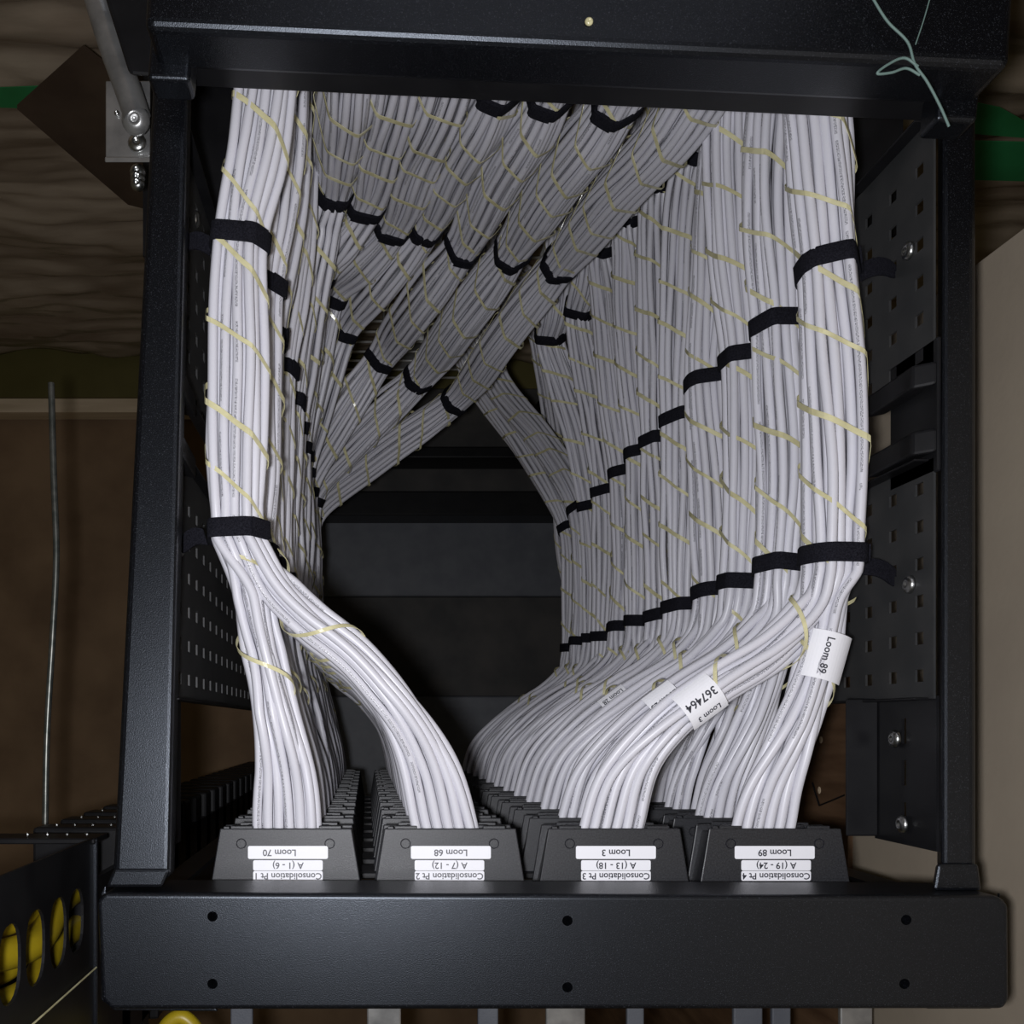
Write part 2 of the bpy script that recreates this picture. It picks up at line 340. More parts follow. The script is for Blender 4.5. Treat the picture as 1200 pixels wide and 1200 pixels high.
# posts down to the floor, base and lower cross members
for x0, x1 in ((-.165, -.14), (.388, .415)):
    child('post', box(x0, x1, -.165, -.122, .665, FD, .002, 1), M['powder'], rack)
    child('post', box(x0-.03, x1+.02, .62, .68, .665, FD, .002, 1), M['powder'], rack)
child('rear_plate', box(.362, .47, .43, .62, .86, .865), M['panel'], rack)
child('rear_plate', box(-.21, -.112, .44, .62, .92, .925), M['panel'], rack)
child('rear_plate', box(.36, .47, .30, .62, 1.45, 1.455), M['panel'], rack)
child('base_panel', box(-.24, .5, .306, .486, 2.33, 2.36, .004), M['greyblue'], rack)
child('base_panel', box(-.24, .5, -.17, .07, 2.33, 2.36, .004), M['greyblue'], rack)
child('cross_member', box(-.24, .5, .480, .535, 2.24, 2.34, .003), M['panel'], rack)
child('cross_member', box(-.24, .5, .60, .625, 2.20, 2.30, .003), M['panel'], rack)
child('base_plate', box(-.24, .5, .535, .80, 2.33, 2.345, .003), M['darkgrey'], rack)
child('base_plate', box(-.24, .5, .07, .306, 2.345, 2.355, .001), M['darkgrey'], rack)  # dark plate added over the floor, which looks darker inside the rack
child('side_rail', box(-.24, -.20, -.17, .78, 2.36, 2.40, .002), M['panel'], rack)
child('side_rail', box(.46, .49, -.17, .78, 2.36, 2.40, .002), M['panel'], rack)
# mounting strips on which the cassettes are clipped, one per row
PITCH = .08; NR = 12
def dn(n): return .70+PITCH*n
for n in range(NR):
    child('mounting_strip', box(-.118, .352, -.122, -.1165, dn(n)-.002, dn(n)+.042, .001, 1), M['panel'], rack)

# ---------------------------------------------------------------- cassettes
COLX = [(335-VX)/F*.7, (527.5-VX)/F*.7, (720-VX)/F*.7, (908.5-VX)/F*.7]
YR, YF = (VY-971)/F*.7, -.1165
TXT = [('Loom 70', 'A (1 - 6)', 'Consolidation Pt 1'), ('Loom 68', 'A (7 - 12)', 'Consolidation Pt 2'), ('Loom 3', 'A (13 - 18)', 'Consolidation Pt 3'), ('Loom 89', 'A (19 - 24)', 'Consolidation Pt 4')]
def cassette_mesh():
    b = bmesh.new(); d = 0
    h0, h1 = .0470, .0540
    def trap(a0, a1, y0, y1, dd0, dd1, bev):
        prism([(-a0, y0), (a0, y0), (a1, y1), (-a1, y1)][::-1], dd0, dd1, bev, 2, b)
    trap(h0, h1, YR, YF, .0, .0030, .0008)
    trap(h0-.004, h1-.003, YR-.004, YF, .0030, .0270, .001)
    trap(h0, h1, YR, YF, .0270, .0300, .0008)
    trap(.030, .030, YR+.0005, YR-.006, .0205, .027, .0008)
    for v in b.verts: v.co.z -= H
    return bm_mesh(b)
def at0(me):
    for v in me.vertices: v.co.z -= H
    return me
CM = cassette_mesh(); CM.materials.append(M['plastic'])
CL = [at0(q) for q in ([box(-.0395, -.0235, YR-.0015, YR+.0018, .0008, .0030, .0004, 1), box(.0235, .0395, YR-.0015, YR+.0018, .0008, .0030, .0004, 1), box(-.0445, -.0405, YR-.0010, YR+.0014, .0006, .0030, .0003, 1), box(-.036, -.012, YR-.001, YR+.0016, .0272, .0296, .0003, 1), box(.018, .036, YR-.001, YR+.0016, .0272, .0296, .0003, 1)])]; [q.materials.append(M['plastic']) for q in CL]
def ring_plug(x, y, r):
    b = bmesh.new(); K = 20; R = [(r*1.12, 0), (r*1.1, .00025), (r*.98, .0003), (r*.94, -.0001), (r*.88, -.0001), (r*.84, .0004), (0.001*r, .0004)]
    rings = [[b.verts.new((x+rr*math.cos(2*math.pi*k/K), y+rr*math.sin(2*math.pi*k/K), hh)) for k in range(K)] for rr, hh in R]
    for i in range(len(R)-1):
        for k in range(K): b.faces.new((rings[i][k], rings[i+1][k], rings[i+1][(k+1) % K], rings[i][(k+1) % K]))
    me = bm_mesh(b); me.materials.append(M['plastic']); me.materials.append(M['velcro'])
    for p_ in me.polygons:
        rr = math.hypot(p_.center.x-x, p_.center.y-y)/r
        if .855 < rr < 1.04: p_.material_index = 1  # shade in the plug's groove painted as a black ring
    return me
PL = [ring_plug(-.0318, YR-.0107, .0033), ring_plug(.0313, YR-.0107, .0033)]
def label_mesh(x0, x1, y0, y1):
    me = prism(rrect(x0, x1, y0, y1, .0012, 3), -.0003, .0, 0)
    at0(me); return me
STK = ['leftmost', 'second from left', 'third from left', 'rightmost']
for c in range(4):
    for n in range(NR):
        if n == 0: lab = 'black cassette with three white labels, front of the %s stack' % STK[c]
        else: lab = 'black cable cassette, %s from the front in the %s stack' % (ORD[n], STK[c])
        t = thing('patch_cassette', lab, 'cassette', 'black cable cassettes in four receding stacks', loc=(COLX[c], 0, H-dn(n)))
        link('body', CM, None, t); [link('clip', q, None, t) for q in CL]
        if n < 3:
            for q in PL: link('screw_plug', q, None, t)
            dx = [(0.0015, .0015, .0015), (.0005, -.0005, -.0005), (.0010, .001, .001), (-.0005, .0005, .0005)][c]
            rows = [(.0275, .0128), (.0258, .0240), (.0258, .0335)]
            if n > 0: rows = rows[:1]
            for k, (hw, oy) in enumerate(rows):
                wx = hw+(.001 if k == 0 else -.001); hh = .0046 if k == 0 else .0036
                hh = (.0046, .0037, .0035)[k]; oy = (.0170, .0262, .0337)[k]
                lo = link('label', label_mesh(dx[k]-wx, dx[k]+wx, YR-oy-hh, YR-oy+hh), M['paper'], t)
                if n == 0:
                    tm = text_mesh(TXT[c][k], .0064 if k else .0066)
                    for v in tm.vertices: v.co = Vector((dx[k]-v.co.x-(.006 if k == 0 and c == 0 else 0), YR-oy-v.co.y, .00045))
                    link('printed_text', tm, M['greyink'] if c < 2 else M['ink'], lo)

# ---------------------------------------------------------------- cable looms
RC = .0036
def pack(n, r):
    pts = []
    for i in range(-6, 7):
        for j in range(-6, 7):
            pts.append(((i+.5*(j % 2))*2*r+.0003*i+.001, j*math.sqrt(3)*r+.0006))
    pts.sort(key=lambda q: q[0]**2+q[1]**2); pts = pts[:n]
    cx = sum(q[0] for q in pts)/n; cy = sum(q[1] for q in pts)/n
    return [(a-cx, b-cy) for a, b in pts]
PK24, PK12 = pack(24, RC*.99), pack(12, RC*.99)
R24 = max(math.hypot(*q) for q in PK24)+RC; R12 = max(math.hypot(*q) for q in PK12)+RC
PH = np.linspace(0, 2*math.pi, 181)
def hull_radius(pk):
    sup = np.max(np.array([[u*math.cos(f)+v*math.sin(f) for u, v in pk] for f in PH]), axis=1)+RC
    out = []
    for a in PH:
        c = np.cos(PH-a); ok = c > .2; out.append(np.min(sup[ok]/c[ok]))
    return np.array(out)
HR24, HR12 = hull_radius(PK24), hull_radius(PK12)
def hr(H_, a): return np.interp(np.mod(a, 2*math.pi), PH, H_)
def ring_band(c, T, N, r, wdt, thick=.0016, K=36, squash=1.0, rot=0.0):
    # a closed strap of width wdt round the axis T at c
    T = np.array(T); N = np.array(N); B = np.cross(T, N); vs = []; fs = []
    prof = [(-wdt/2, 0), (wdt/2, 0), (wdt/2, thick*.7), (wdt/2-.0008, thick), (-wdt/2+.0008, thick), (-wdt/2, thick*.7)]
    for k in range(K):
        a = 2*math.pi*k/K; rad = math.cos(a)*N+math.sin(a)*B
        for s, h in prof: vs.append(np.array(c)+T*s+rad*(hr(HR24, a-rot)+r+h))
    n = len(prof)
    for k in range(K):
        for i in range(n):
            fs.append((k*n+i, k*n+(i+1) % n, ((k+1) % K)*n+(i+1) % n, ((k+1) % K)*n+i))
    return mesh(vs, fs)
def helix(P, H_, gap, pitch, wdt, start=0.0, thick=.0004, tw=None, scl=None):
    T, N, B = frames(P); L = np.concatenate([[0], np.cumsum(np.linalg.norm(np.diff(P, axis=0), axis=1))])
    S = np.arange(.004, L[-1]-.004, .0018); vs = []; fs = []
    Pi = np.stack([np.interp(S, L, P[:, k]) for k in range(3)], 1); Ti = np.stack([np.interp(S, L, T[:, k]) for k in range(3)], 1)
    Ni = np.stack([np.interp(S, L, N[:, k]) for k in range(3)], 1); Bi = np.cross(Ti, Ni)
    a = start-2*math.pi*S/pitch+.35*np.sin(S*23+start); r = (hr(H_, a-np.interp(S, L, tw))+gap)[:, None] *np.interp(S, L, scl)[:, None] if tw is not None else np.full((len(S), 1), H_.max()*.97+gap)
    rad = np.cos(a)[:, None]*Ni+np.sin(a)[:, None]*Bi
    C0 = Pi+rad*r; C1 = Pi+rad*(r+thick); e = Ti*wdt/2
    V_ = np.stack([C0-e, C0+e, C1+e, C1-e], 1).reshape(-1, 3); n = len(S)
    i = np.arange(n-1)[:, None]*4; k = np.arange(4)[None, :]; k2 = (k+1) % 4
    Fq = np.stack([i+k, i+k2, i+4+k2, i+4+k], -1).reshape(-1, 4)
    me = mesh_np(V_, Fq); me.polygons.foreach_set('use_smooth', np.zeros(len(Fq), dtype=bool)); return me
def arclen(P): return np.concatenate([[0], np.cumsum(np.linalg.norm(np.diff(P, axis=0), axis=1))])
def at_pt(P, q):
    i = int(np.argmin(np.linalg.norm(P-np.array(q), axis=1))); i = min(max(i, 1), len(P)-2)
    t = P[i+1]-P[i-1]; return P[i], t/np.linalg.norm(t), i
def sleeve(P, q, r, length, lines, parent, span=.86, size=.0075, col='paper'):
    # a paper label wrapped over the side of the branch that faces up, with its print running along the branch
    c, T, i = at_pt(P, q); c, T = Vector(c), Vector(T); n = Vector((0, 0, 1)); n = (n-T*n.dot(T)).normalized(); y = n.cross(T)
    vs, fs = [], []; K = 14
    for rr in (r, r+.0003):
        for s in (-length/2, length/2):
            for k in range(K+1):
                a = -span+2*span*k/K; vs.append(c+T*s+(n*math.cos(a)+y*math.sin(a))*rr)
    m_ = K+1
    for k in range(K):
        fs.append((2*m_+k, 3*m_+k, 3*m_+k+1, 2*m_+k+1)); fs.append((k, k+1, m_+k+1, m_+k))
    for a, b in ((0, 2), (1, 3)):
        for k in range(K): fs.append((a*m_+k, b*m_+k, b*m_+k+1, a*m_+k+1))
    for k in (0, K): fs.append((k, m_+k, 3*m_+k, 2*m_+k))
    lo = child('label_sleeve', mesh(vs, fs), M[col], parent)
    for s, oy, sz in lines:
        tm = text_mesh(s, sz)
        for v in tm.vertices:
            a = (v.co.y+oy)/(r+.0006); v.co = c+T*v.co.x+(n*math.cos(a)+y*math.sin(a))*(r+.0006)
        child('printed_text', tm, M['ink'], lo)
def smooth_noise(k, amp, m): return np.interp(np.linspace(0, 1, m), np.linspace(0, 1, k), rng.uniform(-amp, amp, k))
def q7(px, py): return ((px-VX)/F*.7, (VY-py)/F*.7)
def build_loom(side, n, trunk, br, slots_x, label, straps, jit=1.0, nrm='cable_loom', tail=None, sleeves=()):
    """trunk: world points from the overhead end down to the lower strap; br: two lists of points from there to a cassette."""
    t = thing(nrm, label, 'cable bundle', 'white cable looms on the %s side' % side)
    near = n < 6; K = 8 if n < 4 else 6
    TP = np.array(trunk); TC = catmull(TP, 9)
    Tt, Nt, Bt = frames(TC)
    m = len(TC); tw = np.linspace(0, rng.uniform(-1.6, 1.6), m)
    # order: cables lying towards -X at the lower end go to the first branch
    ca, sa = math.cos(tw[-1]), math.sin(tw[-1])
    def off(u, v, i, a): return (u*math.cos(a)-v*math.sin(a))*Nt[i]+(u*math.sin(a)+v*math.cos(a))*Bt[i]
    Ls = arclen(TC); Sp = [Ls[at_pt(TC, q)[2]] for q in straps] + ([Ls[-1]] if br else [])
    dist = np.min(np.abs(Ls[:, None]-np.array(Sp)[None, :]), axis=1) if Sp else np.full(m, .05)
    bul = rng.uniform(.27, .36) if side == 'left' and n in fan else rng.uniform(.12, .20); scl = 1+bul*(1-np.exp(-(dist/.045)**2))
    endx = [off(u, v, m-1, tw[-1])[0] for u, v in PK24]
    order = sorted(range(24), key=lambda k: endx[k]); paths = []; brC = []
    for bi in range(2 if br else 0):
        ids = order[:12] if bi == 0 else order[12:]
        cen = np.mean([TC[-1]+off(*PK24[k], m-1, tw[-1]) for k in ids], axis=0)
        BP = np.array([cen]+[tuple(p_) for p_ in br[bi]]); BCu = catmull(BP, 10); Tb, Nb, Bb = frames(BCu, Nt[-1]); mb = len(BCu); brC.append(BCu)
        # pack positions matched to where each cable comes from
        start = {k: (TC[-1]+off(*PK24[k], m-1, tw[-1])-cen) for k in ids}
        free = list(range(12)); asg = {}
        for k in sorted(ids, key=lambda k: -np.linalg.norm(start[k])):
            best = min(free, key=lambda f: np.linalg.norm(PK12[f][0]*Nb[0]+PK12[f][1]*Bb[0]-start[k])); asg[k] = best; free.remove(best)
        a_end = rng.uniform(-.5, .5); s = np.linspace(0, 1, mb); sx = slots_x[bi]
        # slots: six across, two deep
        pos_end = {}
        for k in ids:
            u, v = PK12[asg[k]]; pos_end[k] = (math.cos(a_end)*u-math.sin(a_end)*v)*Nb[-1]+(math.sin(a_end)*u+math.cos(a_end)*v)*Bb[-1]
        o2 = sorted(ids, key=lambda k: pos_end[k][0]+rng.uniform(-.006, .006)); slot = {}
        for c_ in range(6):
            pr = sorted(o2[2*c_:2*c_+2], key=lambda k: -pos_end[k][2])
            for r_, k in enumerate(pr): slot[k] = np.array([(c_-2.5)*.0078+(.0035 if r_ else 0)-.0015, 0, .004-.0088*r_])
        for k in ids:
            u, v = PK12[asg[k]]; aa = a_end*s
            ob = (np.cos(aa)*u-np.sin(aa)*v)[:, None]*Nb+(np.sin(aa)*u+np.cos(aa)*v)[:, None]*Bb
            w1 = np.clip(s/.22, 0, 1); w1 = w1*w1*(3-2*w1); w2 = np.clip((s-.45)/.55, 0, 1); w2 = w2*w2*(3-2*w2)
            loose = np.sin(np.pi*s)[:, None]*np.stack([smooth_noise(6, .0025, mb) for _ in range(3)], 1)
            path_b = BCu+(1-w1)[:, None]*start[k]+(w1*(1-w2))[:, None]*ob+w2[:, None]*slot[k]+loose
            path_t = np.array([TC[i]+off(*PK24[k], i, tw[i])*scl[i] for i in range(m)])
            ks = max(4, m//6); jj = np.stack([smooth_noise(ks, .0019*jit, m) for _ in range(3)], 1); jj[-3:] *= np.array([[.6], [.3], [0]])
            path_t = path_t+jj
            full = np.vstack([path_t, path_b[1:]])
            f2 = full.copy(); f2[1:-1] = .25*full[:-2]+.5*full[1:-1]+.25*full[2:]
            paths.append(f2)
    if not br:
        for k in range(24):
            path_t = np.array([TC[i]+off(*PK24[k], i, tw[i])*scl[i] for i in range(m)])+np.stack([smooth_noise(max(4, m//5), .001, m) for _ in range(3)], 1)
            paths.append(path_t)
    if near:
        for P in paths: link('cable', tubes([P], RC, K), M['cable'], t)
    else:
        tag(link('cables', tubes(paths, RC, K), M['cable'], t), kind='stuff')
    st0 = rng.uniform(0, 6.28); TCt = TC[::-1] if False else TC
    for k_ in range(2 if near else 2): link('binder_tape', helix(TC, HR24, .0004, .105, .0046 if k_ == 0 else .0036, st0+k_*math.pi+.3, tw=tw, scl=scl), M['tape'], t)
    for BCu in brC:
        e = int(len(BCu)*.6); link('binder_tape', helix(BCu[4:e], HR12, .0004, .075, .0034, rng.uniform(0, 6.28)), M['tape'], t)
    for q in straps:
        c, T, i = at_pt(TC, q); tilt = rng.uniform(-.12, .12); T2 = T+Bt[i]*tilt; T2 /= np.linalg.norm(T2); n2 = Nt[i]-T2*Nt[i].dot(T2); n2 /= np.linalg.norm(n2)
        st = link('strap', ring_band(c, T2, n2, .0008, .0135, rot=tw[i]), M['velcro'], t, True)
        # the free end of the strap, lapped over itself
        a0 = rng.uniform(-.5, .5); B2 = np.cross(T2, n2); vs = []; fs = []
        for k in range(9):
            a = a0+k*.11; rad = math.cos(a)*n2+math.sin(a)*B2; rr = hr(HR24, a-tw[i])+.0026+(.0006*k/8)
            for s_, h in ((-.0062, 0), (.0062, 0), (.0062, .0013), (-.0062, .0013)): vs.append(c+T2*s_+rad*(rr+h))
        for k in range(8):
            for i_ in range(4): fs.append((k*4+i_, k*4+(i_+1) % 4, k*4+4+(i_+1) % 4, k*4+4+i_))
        fs += [(0, 1, 2, 3), (35, 34, 33, 32)]
        link('strap_end', mesh(vs, fs), M['velcro'], st)
    if tail:
        for q, e in tail:
            q, e = Vector(q), Vector(e); ax = (e-q); y = Vector((0, 1, 0)); y = (y-ax.normalized()*y.dot(ax.normalized())).normalized(); nn = ax.cross(y).normalized(); vs, fs = [], []
            for k in range(10):
                s = k/9; c = q+ax*s+Vector((0, .004*math.sin(s*3.1), -.006*s*s)); hw = .0062*(1 if s < .8 else 1-(s-.8)*1.8)
                for a, b in ((-hw, -.0009), (hw, -.0009), (hw, .0009), (-hw, .0009)): vs.append(c+y*a+nn*b)
            for k in range(9):
                for i_ in range(4): fs.append((k*4+i_, k*4+(i_+1) % 4, k*4+4+(i_+1) % 4, k*4+4+i_))
            fs += [(0, 1, 2, 3), (39, 38, 37, 36)]
            link('strap_tail', mesh(vs, fs), M['velcro'], t)
    for bi, q, ln, lines, col in sleeves: sleeve(brC[bi], q, R12+.0012, ln, lines, t, col=col)
    return t
def ends(P2, d, port): # pixel list at the first row -> world list at depth d; the last entry is the cassette slot
    out = [V(*q7(*q), d) for q in P2]
    out[-1].z = H-(d+.0118); out[-2].z = H-(d+.006); return out
UP = -.35
# left-hand looms
LB1 = [(292, 690), (302, 740), (316, 800), (327, 860), (333, 915), (335, 981)]
LB2 = [(322, 686), (362, 728), (418, 772), (468, 830), (503, 895), (525, 981)]
fan = {5: [(376, 270, 1.00), (392, 222, .97), (412, 100, .80)],
       6: [(372, 320, 1.10), (428, 236, 1.00), (462, 90, .80)],
       7: [(388, 345, 1.20), (460, 262, 1.06), (520, 95, .81)],
       8: [(405, 385, 1.26), (500, 264, 1.08), (585, 100, .82)],
       9: [(447, 420, 1.34), (545, 288, 1.10), (645, 108, .83)],
       10: [(490, 445, 1.40), (600, 296, 1.13), (722, 120, .84)],
       11: [(532, 470, 1.46), (655, 310, 1.15), (800, 138, .85)]}
for n in range(NR):
    d = dn(n); jx = lambda a=.003: rng.uniform(-a, a)
    s1 = V(-.088+jx(), .341+jx(.006), d); s2 = V(-.092+jx(), .134, d); mid = V(-.094+jx(), .235+jx(), d)
    low = V(-.093, .165, d)
    if n in fan:
        a, b, c = [W(*q) for q in fan[n]]
        top = V(c.x+.012, c.y+.03, .6)
        trunk = [V(top.x, top.y+.005, UP), V(top.x, top.y, .25), top, c, (c+b)/2+Vector((0, .004, 0)), b, (a+b)/2, a, (a+s1)/2+Vector((-.004, .006, 0)), s1, mid, low, s2]
        straps = ([c] if n in (8, 9, 10) else []) + [b] + ([a] if n > 5 else []) + [s1, s2]
    else:
        yr = .565+.042*n
        trunk = [V(-.066, yr, UP), V(-.066, yr, d-.45), V(-.066, yr, d-.10), V(-.067, yr-.035, d-.02), V(-.070, .47, d), V(-.078, .41, d), s1, mid, low, s2]
        if n == 0: trunk = [V(-.066, yr, UP), V(-.066, yr, .25), V(-.066, yr, .60), V(-.067, yr-.02, .672), V(-.070, .49, d), V(-.078, .41, d), s1, mid, low, s2]
        straps = [s1, s2] + ([V(-.067, yr, d-.06)] if n > 1 else [])
    b1 = ends(LB1, d, 0); b2 = ends(LB2, d, 0)
    lab = 'white cable loom of the left bank, outermost one with the broad strap tails' if n == 0 else 'white cable loom of the left bank, %s one behind the outermost' % {1: 'first'}.get(n, ORD[n-1])
    tl = [(V(-.111, .341, d), V(-.1345, .346, d+.004)), (V(-.115, .134, d), V(-.1345, .128, d+.004))] if n < 1 else None
    build_loom('left', n, trunk, [b1, b2], None or [0, 0], lab, straps, tail=tl)
# right-hand looms
RB3 = [(952, 712), (905, 762), (838, 805), (778, 852), (738, 905), (719, 981)]
RB4 = [(972, 705), (962, 760), (945, 815), (925, 870), (908, 925), (900, 981)]
for n in range(NR):
    d = dn(n); jx = lambda a=.003: rng.uniform(-a, a)
    s1 = V(.329+jx(), .323+jx(.006), d); s2 = V(.331+jx(), .113+jx(.004), d); mid = V(.334+jx(), .21, d)
    Y3 = .56+.014*n; X3 = .325+(.010 if n % 2 else -.012)
    cor = {3: (.343, .600), 4: (.335, .598), 5: (.323, .614), 6: (.313, .616), 7: (.301, .619), 8: (.288, .575), 9: (.262, .570)}.get(n)
    if n >= 10:
        k = n-10
        a = W(585-25*k, 452-8*k, 1.66+.05*k)
        trunk = [V(.06-.05*k, .80, UP), V(.06-.05*k, .80, .6), V(.07-.05*k, .80, 1.3), V(.10-.05*k, .775, 1.60), a+Vector((-.05, .11, .02)), a, (a+s1)/2+Vector((.012, 0, 0)), s1, mid, s2]
        straps = [s1, s2]
    else:
        trunk = [V(X3, Y3+.02, UP), V(X3, Y3+.02, min(.25, d-.4)), V(X3, Y3+.02, d-.14 if n else .60), V(X3, Y3, d-.05), V((X3+.322)/2, Y3-.06, d-.005), V(.322, .42, d), s1, mid, s2]
        if cor:
            cx_, cy_ = cor; xr = cx_; yr = .62+.020*(n-3)
            trunk = [V(xr, yr, UP), V(xr, yr, .25), V(xr, yr, d-.30), V(xr, (yr+cy_)/2+.02, d-.13), V(cx_, cy_+.008, d-.055), V(cx_, cy_-.018, d-.012), V(.7*cx_+.3*.327, cy_-.07, d), V(.3*cx_+.7*.327, .42, d), s1, mid, s2]
        if n == 0: trunk[3] = V(X3, Y3-.005, .672)
        straps = [s1, s2] + ([V(cor[0], cor[1]-.010, d-.02)] if cor else [])
    b3 = ends(RB3, d, 0); b4 = ends(RB4, d, 0)
    lab = 'white cable loom of the right bank, outermost one carrying the large white sleeves' if n == 0 else 'white cable loom of the right bank, %s one behind the outermost' % {1: 'first'}.get(n, ORD[n-1])
    tl = [(V(.352, .323, d), V(.384, .327, d+.004)), (V(.353, .113, d), V(.386, .103, d+.006))] if n < 1 else None
    sl = ()
    if n == 0: sl = [(0, V(*q7(808, 823), d), .030, [('367464', -.002, .0085), ('Loom 3', .010, .0062)], 'paper'), (1, V(*q7(955, 772), d), .034, [('Loom 89', -.003, .0072)], 'paper')]
    if n == 1: sl = [(0, V(*q7(810, 822), d), .026, [('Loom 23', -.004, .0068)], 'paper')]
    if n == 3: sl = [(0, V(*q7(820, 815), d), .028, [('367464', .003, .0085), ('Loom 28', -.010, .0062)], 'paper')]
    build_loom('right', n, trunk, [b3, b4], [0, 0], lab, straps, tail=tl, sleeves=sl)
# two further looms that drop behind the right bank
for k in range(2):
    a = W(640+32*k, 425-15*k, 1.72+.03*k)
    build_loom('far', 12+k, [V(.14+.05*k, .84, UP), V(.14+.05*k, .84, .9), V(.14+.05*k, .83, 1.45), V(.16+.05*k, .79, 1.62), a+Vector((-.02, .06, .02)), a, W(660+16*k, 560, 1.74), V(.365+.02*k, .32, 1.78), V(.395+.025*k, .2, 1.82), V(.42+.02*k, .1, 1.98)], None, None,
               ['white cable loom sloping behind the right bank, inner one', 'white cable loom sloping behind the right bank, outer one'][k], [])

# ---------------------------------------------------------------- wire basket tray on the rear wall
tr = thing('wire_basket_tray', 'bright wire basket tray glimpsed behind the crossing looms', 'cable tray')
for k in range(16):
    d = 1.45+.052*k; link('cross_wire', rod(V(-.06, .790, d), V(.30, .790, d), .0027, 8), M['wire'], tr, True)
for k in range(5): link('long_wire', rod(V(-.055+.0875*k, .795, 1.40), V(-.055+.0875*k, .795, 2.26), .0027, 8), M['wire'], tr, True)
tag(link('wall_bracket', join([box(.03, .22, .80, .86, 2.20, 2.203, .001, 1), box(.03, .22, .857, .862, 2.12, 2.20, .001, 1)]), M['galv']), 'galvanised angle bracket at the foot of the wire tray', 'bracket')
# ---------------------------------------------------------------- vertical cable manager at left with its row of fingers
vm = thing('cable_manager', 'black slotted cable manager standing left of the front beam', 'cable manager')
Xs = -.2145
def oval_plate():
    # side plate at X = Xs with oval openings, cut by a boolean
    o = link('side_plate', box(Xs-.002, Xs, -.30, -.0885, .44, .772), M['panel'], vm)
    cs = []
    for px, yc, hh in ((12, 1130, 40), (42, 1110.5, 37.5), (68.5, 1093, 35), (89.5, 1078.5, 31.5)):
        d = Xs*F/(px-VX); y = (VY-yc)/F*d; h = hh/F*d*1.18; b = bmesh.new(); pts = []
        for k in range(24):
            a = 2*math.pi*k/24; cx = math.copysign(abs(math.cos(a))**.8, math.cos(a)); cy = math.copysign(abs(math.sin(a))**.8, math.sin(a))
            pts.append(Vector((Xs-.01, y+cy*h, H-d+cx*.0185)))
        cs.append(poly_slab(pts, (1, 0, 0), .02)); b.free()
    cut = bpy.data.objects.new('cut', join(cs)); C.objects.link(cut); md = o.modifiers.new('b', 'BOOLEAN'); md.object = cut; md.solver = 'EXACT'
    me = bpy.data.meshes.new_from_object(o.evaluated_get(bpy.context.evaluated_depsgraph_get())); o.modifiers.clear(); o.data = me; bpy.data.objects.remove(cut)
oval_plate()
link('edge_strip', box(Xs-.001, Xs+.003, -.30, -.0885, .770, .774, .0008, 1), M['powder'], vm)
link('back_plate', box(-.33, -.325, -.30, -.20, .44, 2.2), M['panel'], vm)
for k in range(22):
    d = .775+.075*k
    fg = link('finger', box(-.29, Xs+.002, -.30, -.0885, d, d+.034, .003, 2) if k else box(-.36, Xs+.002, -.093, -.0885, d-.008, d+.030, .001, 1), M['panel'], vm)
    for j in range(4):
        if k < 5: link('screw', dome((-.275+.016*j, -.0885, H-d-.02), (0, 1, 0), .0014, .0012, 8), M['zinc'], fg)
link('side_plate', box(Xs-.004, Xs+.002, -.28, -.12, .775, 2.5), M['panel'], vm)
link('lower_rail', rod(V(Xs+.002, -.19, .60), V(Xs+.002, -.19, .772), .0007, 6), M['tape'], vm)
# yellow cables and a beige board seen through the ovals
for j, (x, y0) in enumerate(((-.262, -.13), (-.250, -.150), (-.268, -.168), (-.255, -.185))):
    P = catmull([(x, y0+.02, H-.50), (x-.004, y0, H-.62), (x+.012, y0-.006, H-.70), (x+.004, y0+.01, H-.80), (x, y0-.01, H-1.1)], 10)
    tag(link('yellow_cable', tubes([P], .011 if j != 2 else .008, 12), M['yellow'], None), 'thick yellow cable behind the oval openings, %s from the rear side' % ['first', 'second', 'third', 'fourth'][j], 'cable', 'yellow cables in the left cable manager')
tag(link('timber_block', box(-.32, -.27, -.20, -.15, .56, .61, .002), M['batten']), 'pale timber block behind the leftmost oval opening', 'block')
# ---------------------------------------------------------------- odds and ends
tag(link('hanging_rod', tubes([catmull([W(60, 449, 1.02), W(63, 560, 1.02), W(66, 650, 1.02), W(62, 740, 1.02), W(55, 860, 1.02), W(53, 966, 1.02)], 8)], .0034, 10), M['rodm']), 'thin dark metal rod standing alone left of the rack', 'rod')
# galvanised pipe with its foot bracket, upper left
pp_ = thing('galvanised_pipe', 'shiny galvanised pipe with foot bracket at the upper left corner', 'pipe')
link('pipe', tubes([catmull([W(92, -80, .76), W(112, -10, .76), W(130, 50, .76), W(150, 105, .76), W(161, 138, .76)], 8)], .0105, 20), M['galv'], pp_)
link('foot_cap', dome(W(160, 142, .765), (0, -.3, 1), .011, .010, 18), M['galv'], pp_, True)
link('bracket_plate', hexa([W(124, 95, .78), W(176, 95, .78), W(176, 187, .78), W(124, 187, .78), W(125, 95, .784), W(176, 95, .784), W(176, 187, .784), W(125, 187, .784)][:4][::-1]+[W(124, 95, .786), W(176, 95, .786), W(176, 187, .786), W(124, 187, .786)][::-1], .0006, 1), M['galv'], pp_)
link('bracket_fold', hexa([W(123, 190, .765), W(176, 190, .765), W(176, 184, .765), W(123, 184, .765), W(123, 190, .785), W(176, 190, .785), W(176, 184, .785), W(123, 184, .785)], .0006, 1), M['galv'], pp_)
link('bolt', dome(W(161, 168, .779), (0, 0, 1), .0075, .004), M['zinc'], pp_, True)
link('rivet', dome(W(137, 133, .779), (0, 0, 1), .0022, .002), M['zinc'], pp_, True)
bt = thing('machine_bolt', 'zinc bolt with threaded end just under the pipe bracket', 'bolt')
for k, y in enumerate((203, 210, 217)): link('thread_ring', dome(W(162, y, .80), (0, 0, 1), .0065-.0004*k, .006), M['zinc'], bt, True)
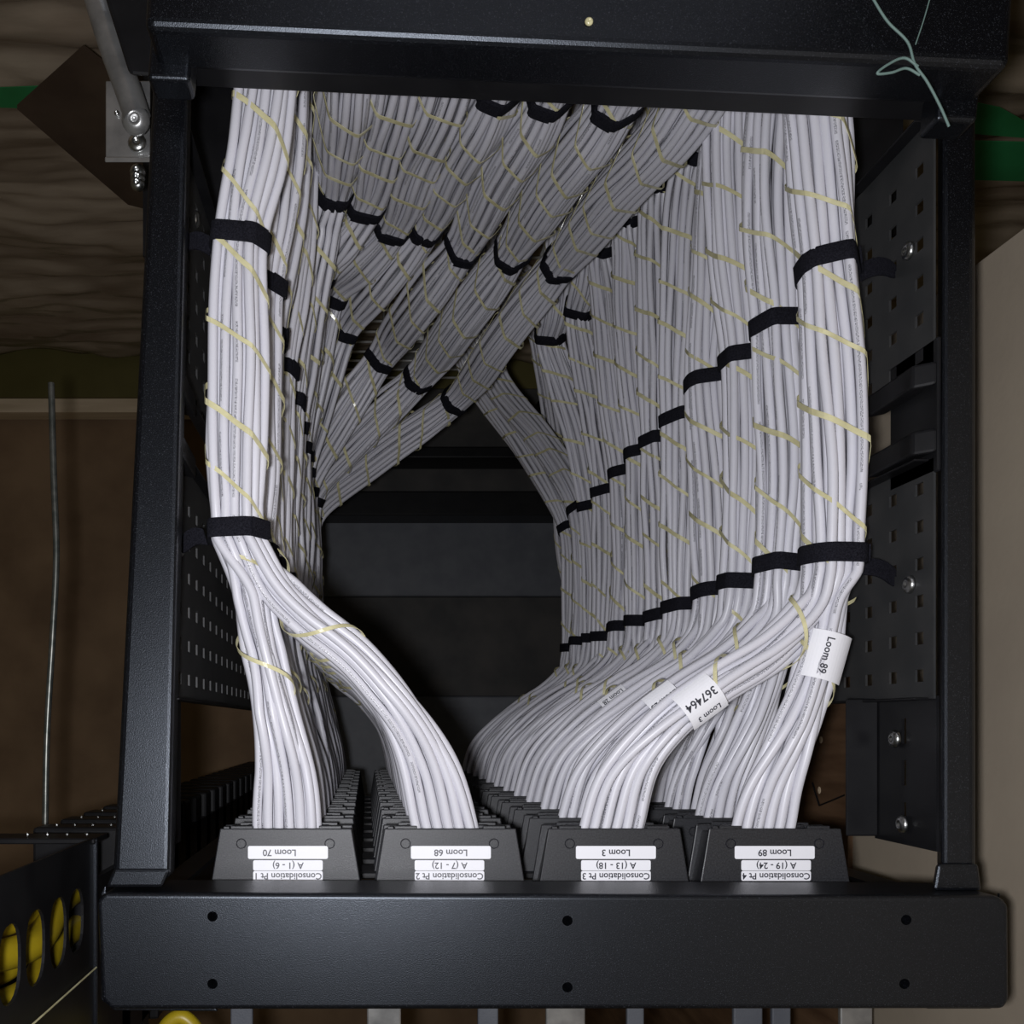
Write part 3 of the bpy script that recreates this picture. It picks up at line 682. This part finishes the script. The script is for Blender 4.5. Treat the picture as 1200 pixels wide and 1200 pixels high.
tag(link('black_upright', hexa([W(118, -20, .70), W(175, -20, .70), W(180, 90, .70), W(152, 88, .70), W(118, -20, .74), W(175, -20, .74), W(180, 90, .74), W(152, 88, .74)], .003), M['panel']), 'black upright between the pipe and the rear beam', 'upright')
# pale threads at the upper right
for pts, lab in (([(1018, -10), (1040, 25), (1064, 50), (1072, 75), (1086, 95), (1102, 125), (1112, 148)], 'long pale green thread trailing over the upper right corner'),
                 ([(1092, -10), (1082, 25), (1073, 52)], 'short thread hanging from the top edge at right'),
                 ([(1076, 78), (1060, 68), (1040, 76), (1028, 86), (1045, 85), (1062, 80), (1078, 88)], 'looped curl of pale thread beside the long one')):
    tag(link('loose_thread', tubes([catmull([W(a, b, .578) for a, b in pts], 8)], .0008 if 'long' in lab else .0004, 6), M['thread']), lab, 'thread', 'pale threads on the rear beam')
ch = join([box(W(219, 0, 2.5).x, W(228, 0, 2.5).x, W(0, 823, 2.5).y, W(0, 803, 2.5).y, 2.54, 2.55, .002, 1), box(W(219, 0, 2.5).x, W(238, 0, 2.5).x, W(0, 823, 2.5).y, W(0, 814, 2.5).y, 2.542, 2.55, .002, 1)])
tag(link('cable_clip', ch, M['paper']), 'small cream clip lying on the brown floor at left', 'clip')
# things below the front beam
for px, wd, lab in ((270, 26, 'first'), (430, 40, 'second'), (560, 24, 'third'), (640, 46, 'fourth'), (735, 20, 'fifth'), (860, 34, 'sixth'), (905, 22, 'seventh'), (985, 38, 'eighth')):
    a = W(px, 1150, .9); bb = W(px+wd, 1225, .9)
    tag(link('steel_bracket', box(a.x, bb.x, bb.y, a.y, .9, .906, .0015, 2), M['galv' if wd > 35 else 'greyblue']), 'small steel bracket peeping out under the front beam, %s from left' % lab, 'bracket', 'small brackets below the front beam')
tag(link('yellow_lead', tubes([catmull([W(180, 1240, .85), W(197, 1200, .85), W(212, 1192, .85), W(228, 1205, .85), W(240, 1240, .85)], 8)], .007, 10), M['yellow']), 'loop of yellow cable peeping out under the front beam', 'cable')
# nails and a bent wire on the plywood lining
for px, py, lab in ((962, 867, 'upper pale scar'), (960, 926, 'lower pale scar')):
    d = .495*F/(px-VX); y = (VY-py)/F*d
    tag(link('filler_patch', dome((.4952, y, H-d), (-1, 0, 0), .004, .0006), M['batten']), 'pale filler patch on the plywood lining, %s' % ('upper one' if 'upper' in lab else 'lower one'), 'patch', 'pale filler patches on the lining')
def wl(px, py, X=.488): d = X*F/(px-VX); return (X, (VY-py)/F*d, H-d)
tag(link('bent_wire', tubes([np.array([wl(952, 917), wl(956, 931), wl(960, 944)]), np.array([wl(960, 944), wl(975, 938), wl(989, 932)])], .0009, 6), M['panel']), 'bent black wire against the plywood lining at right', 'wire')
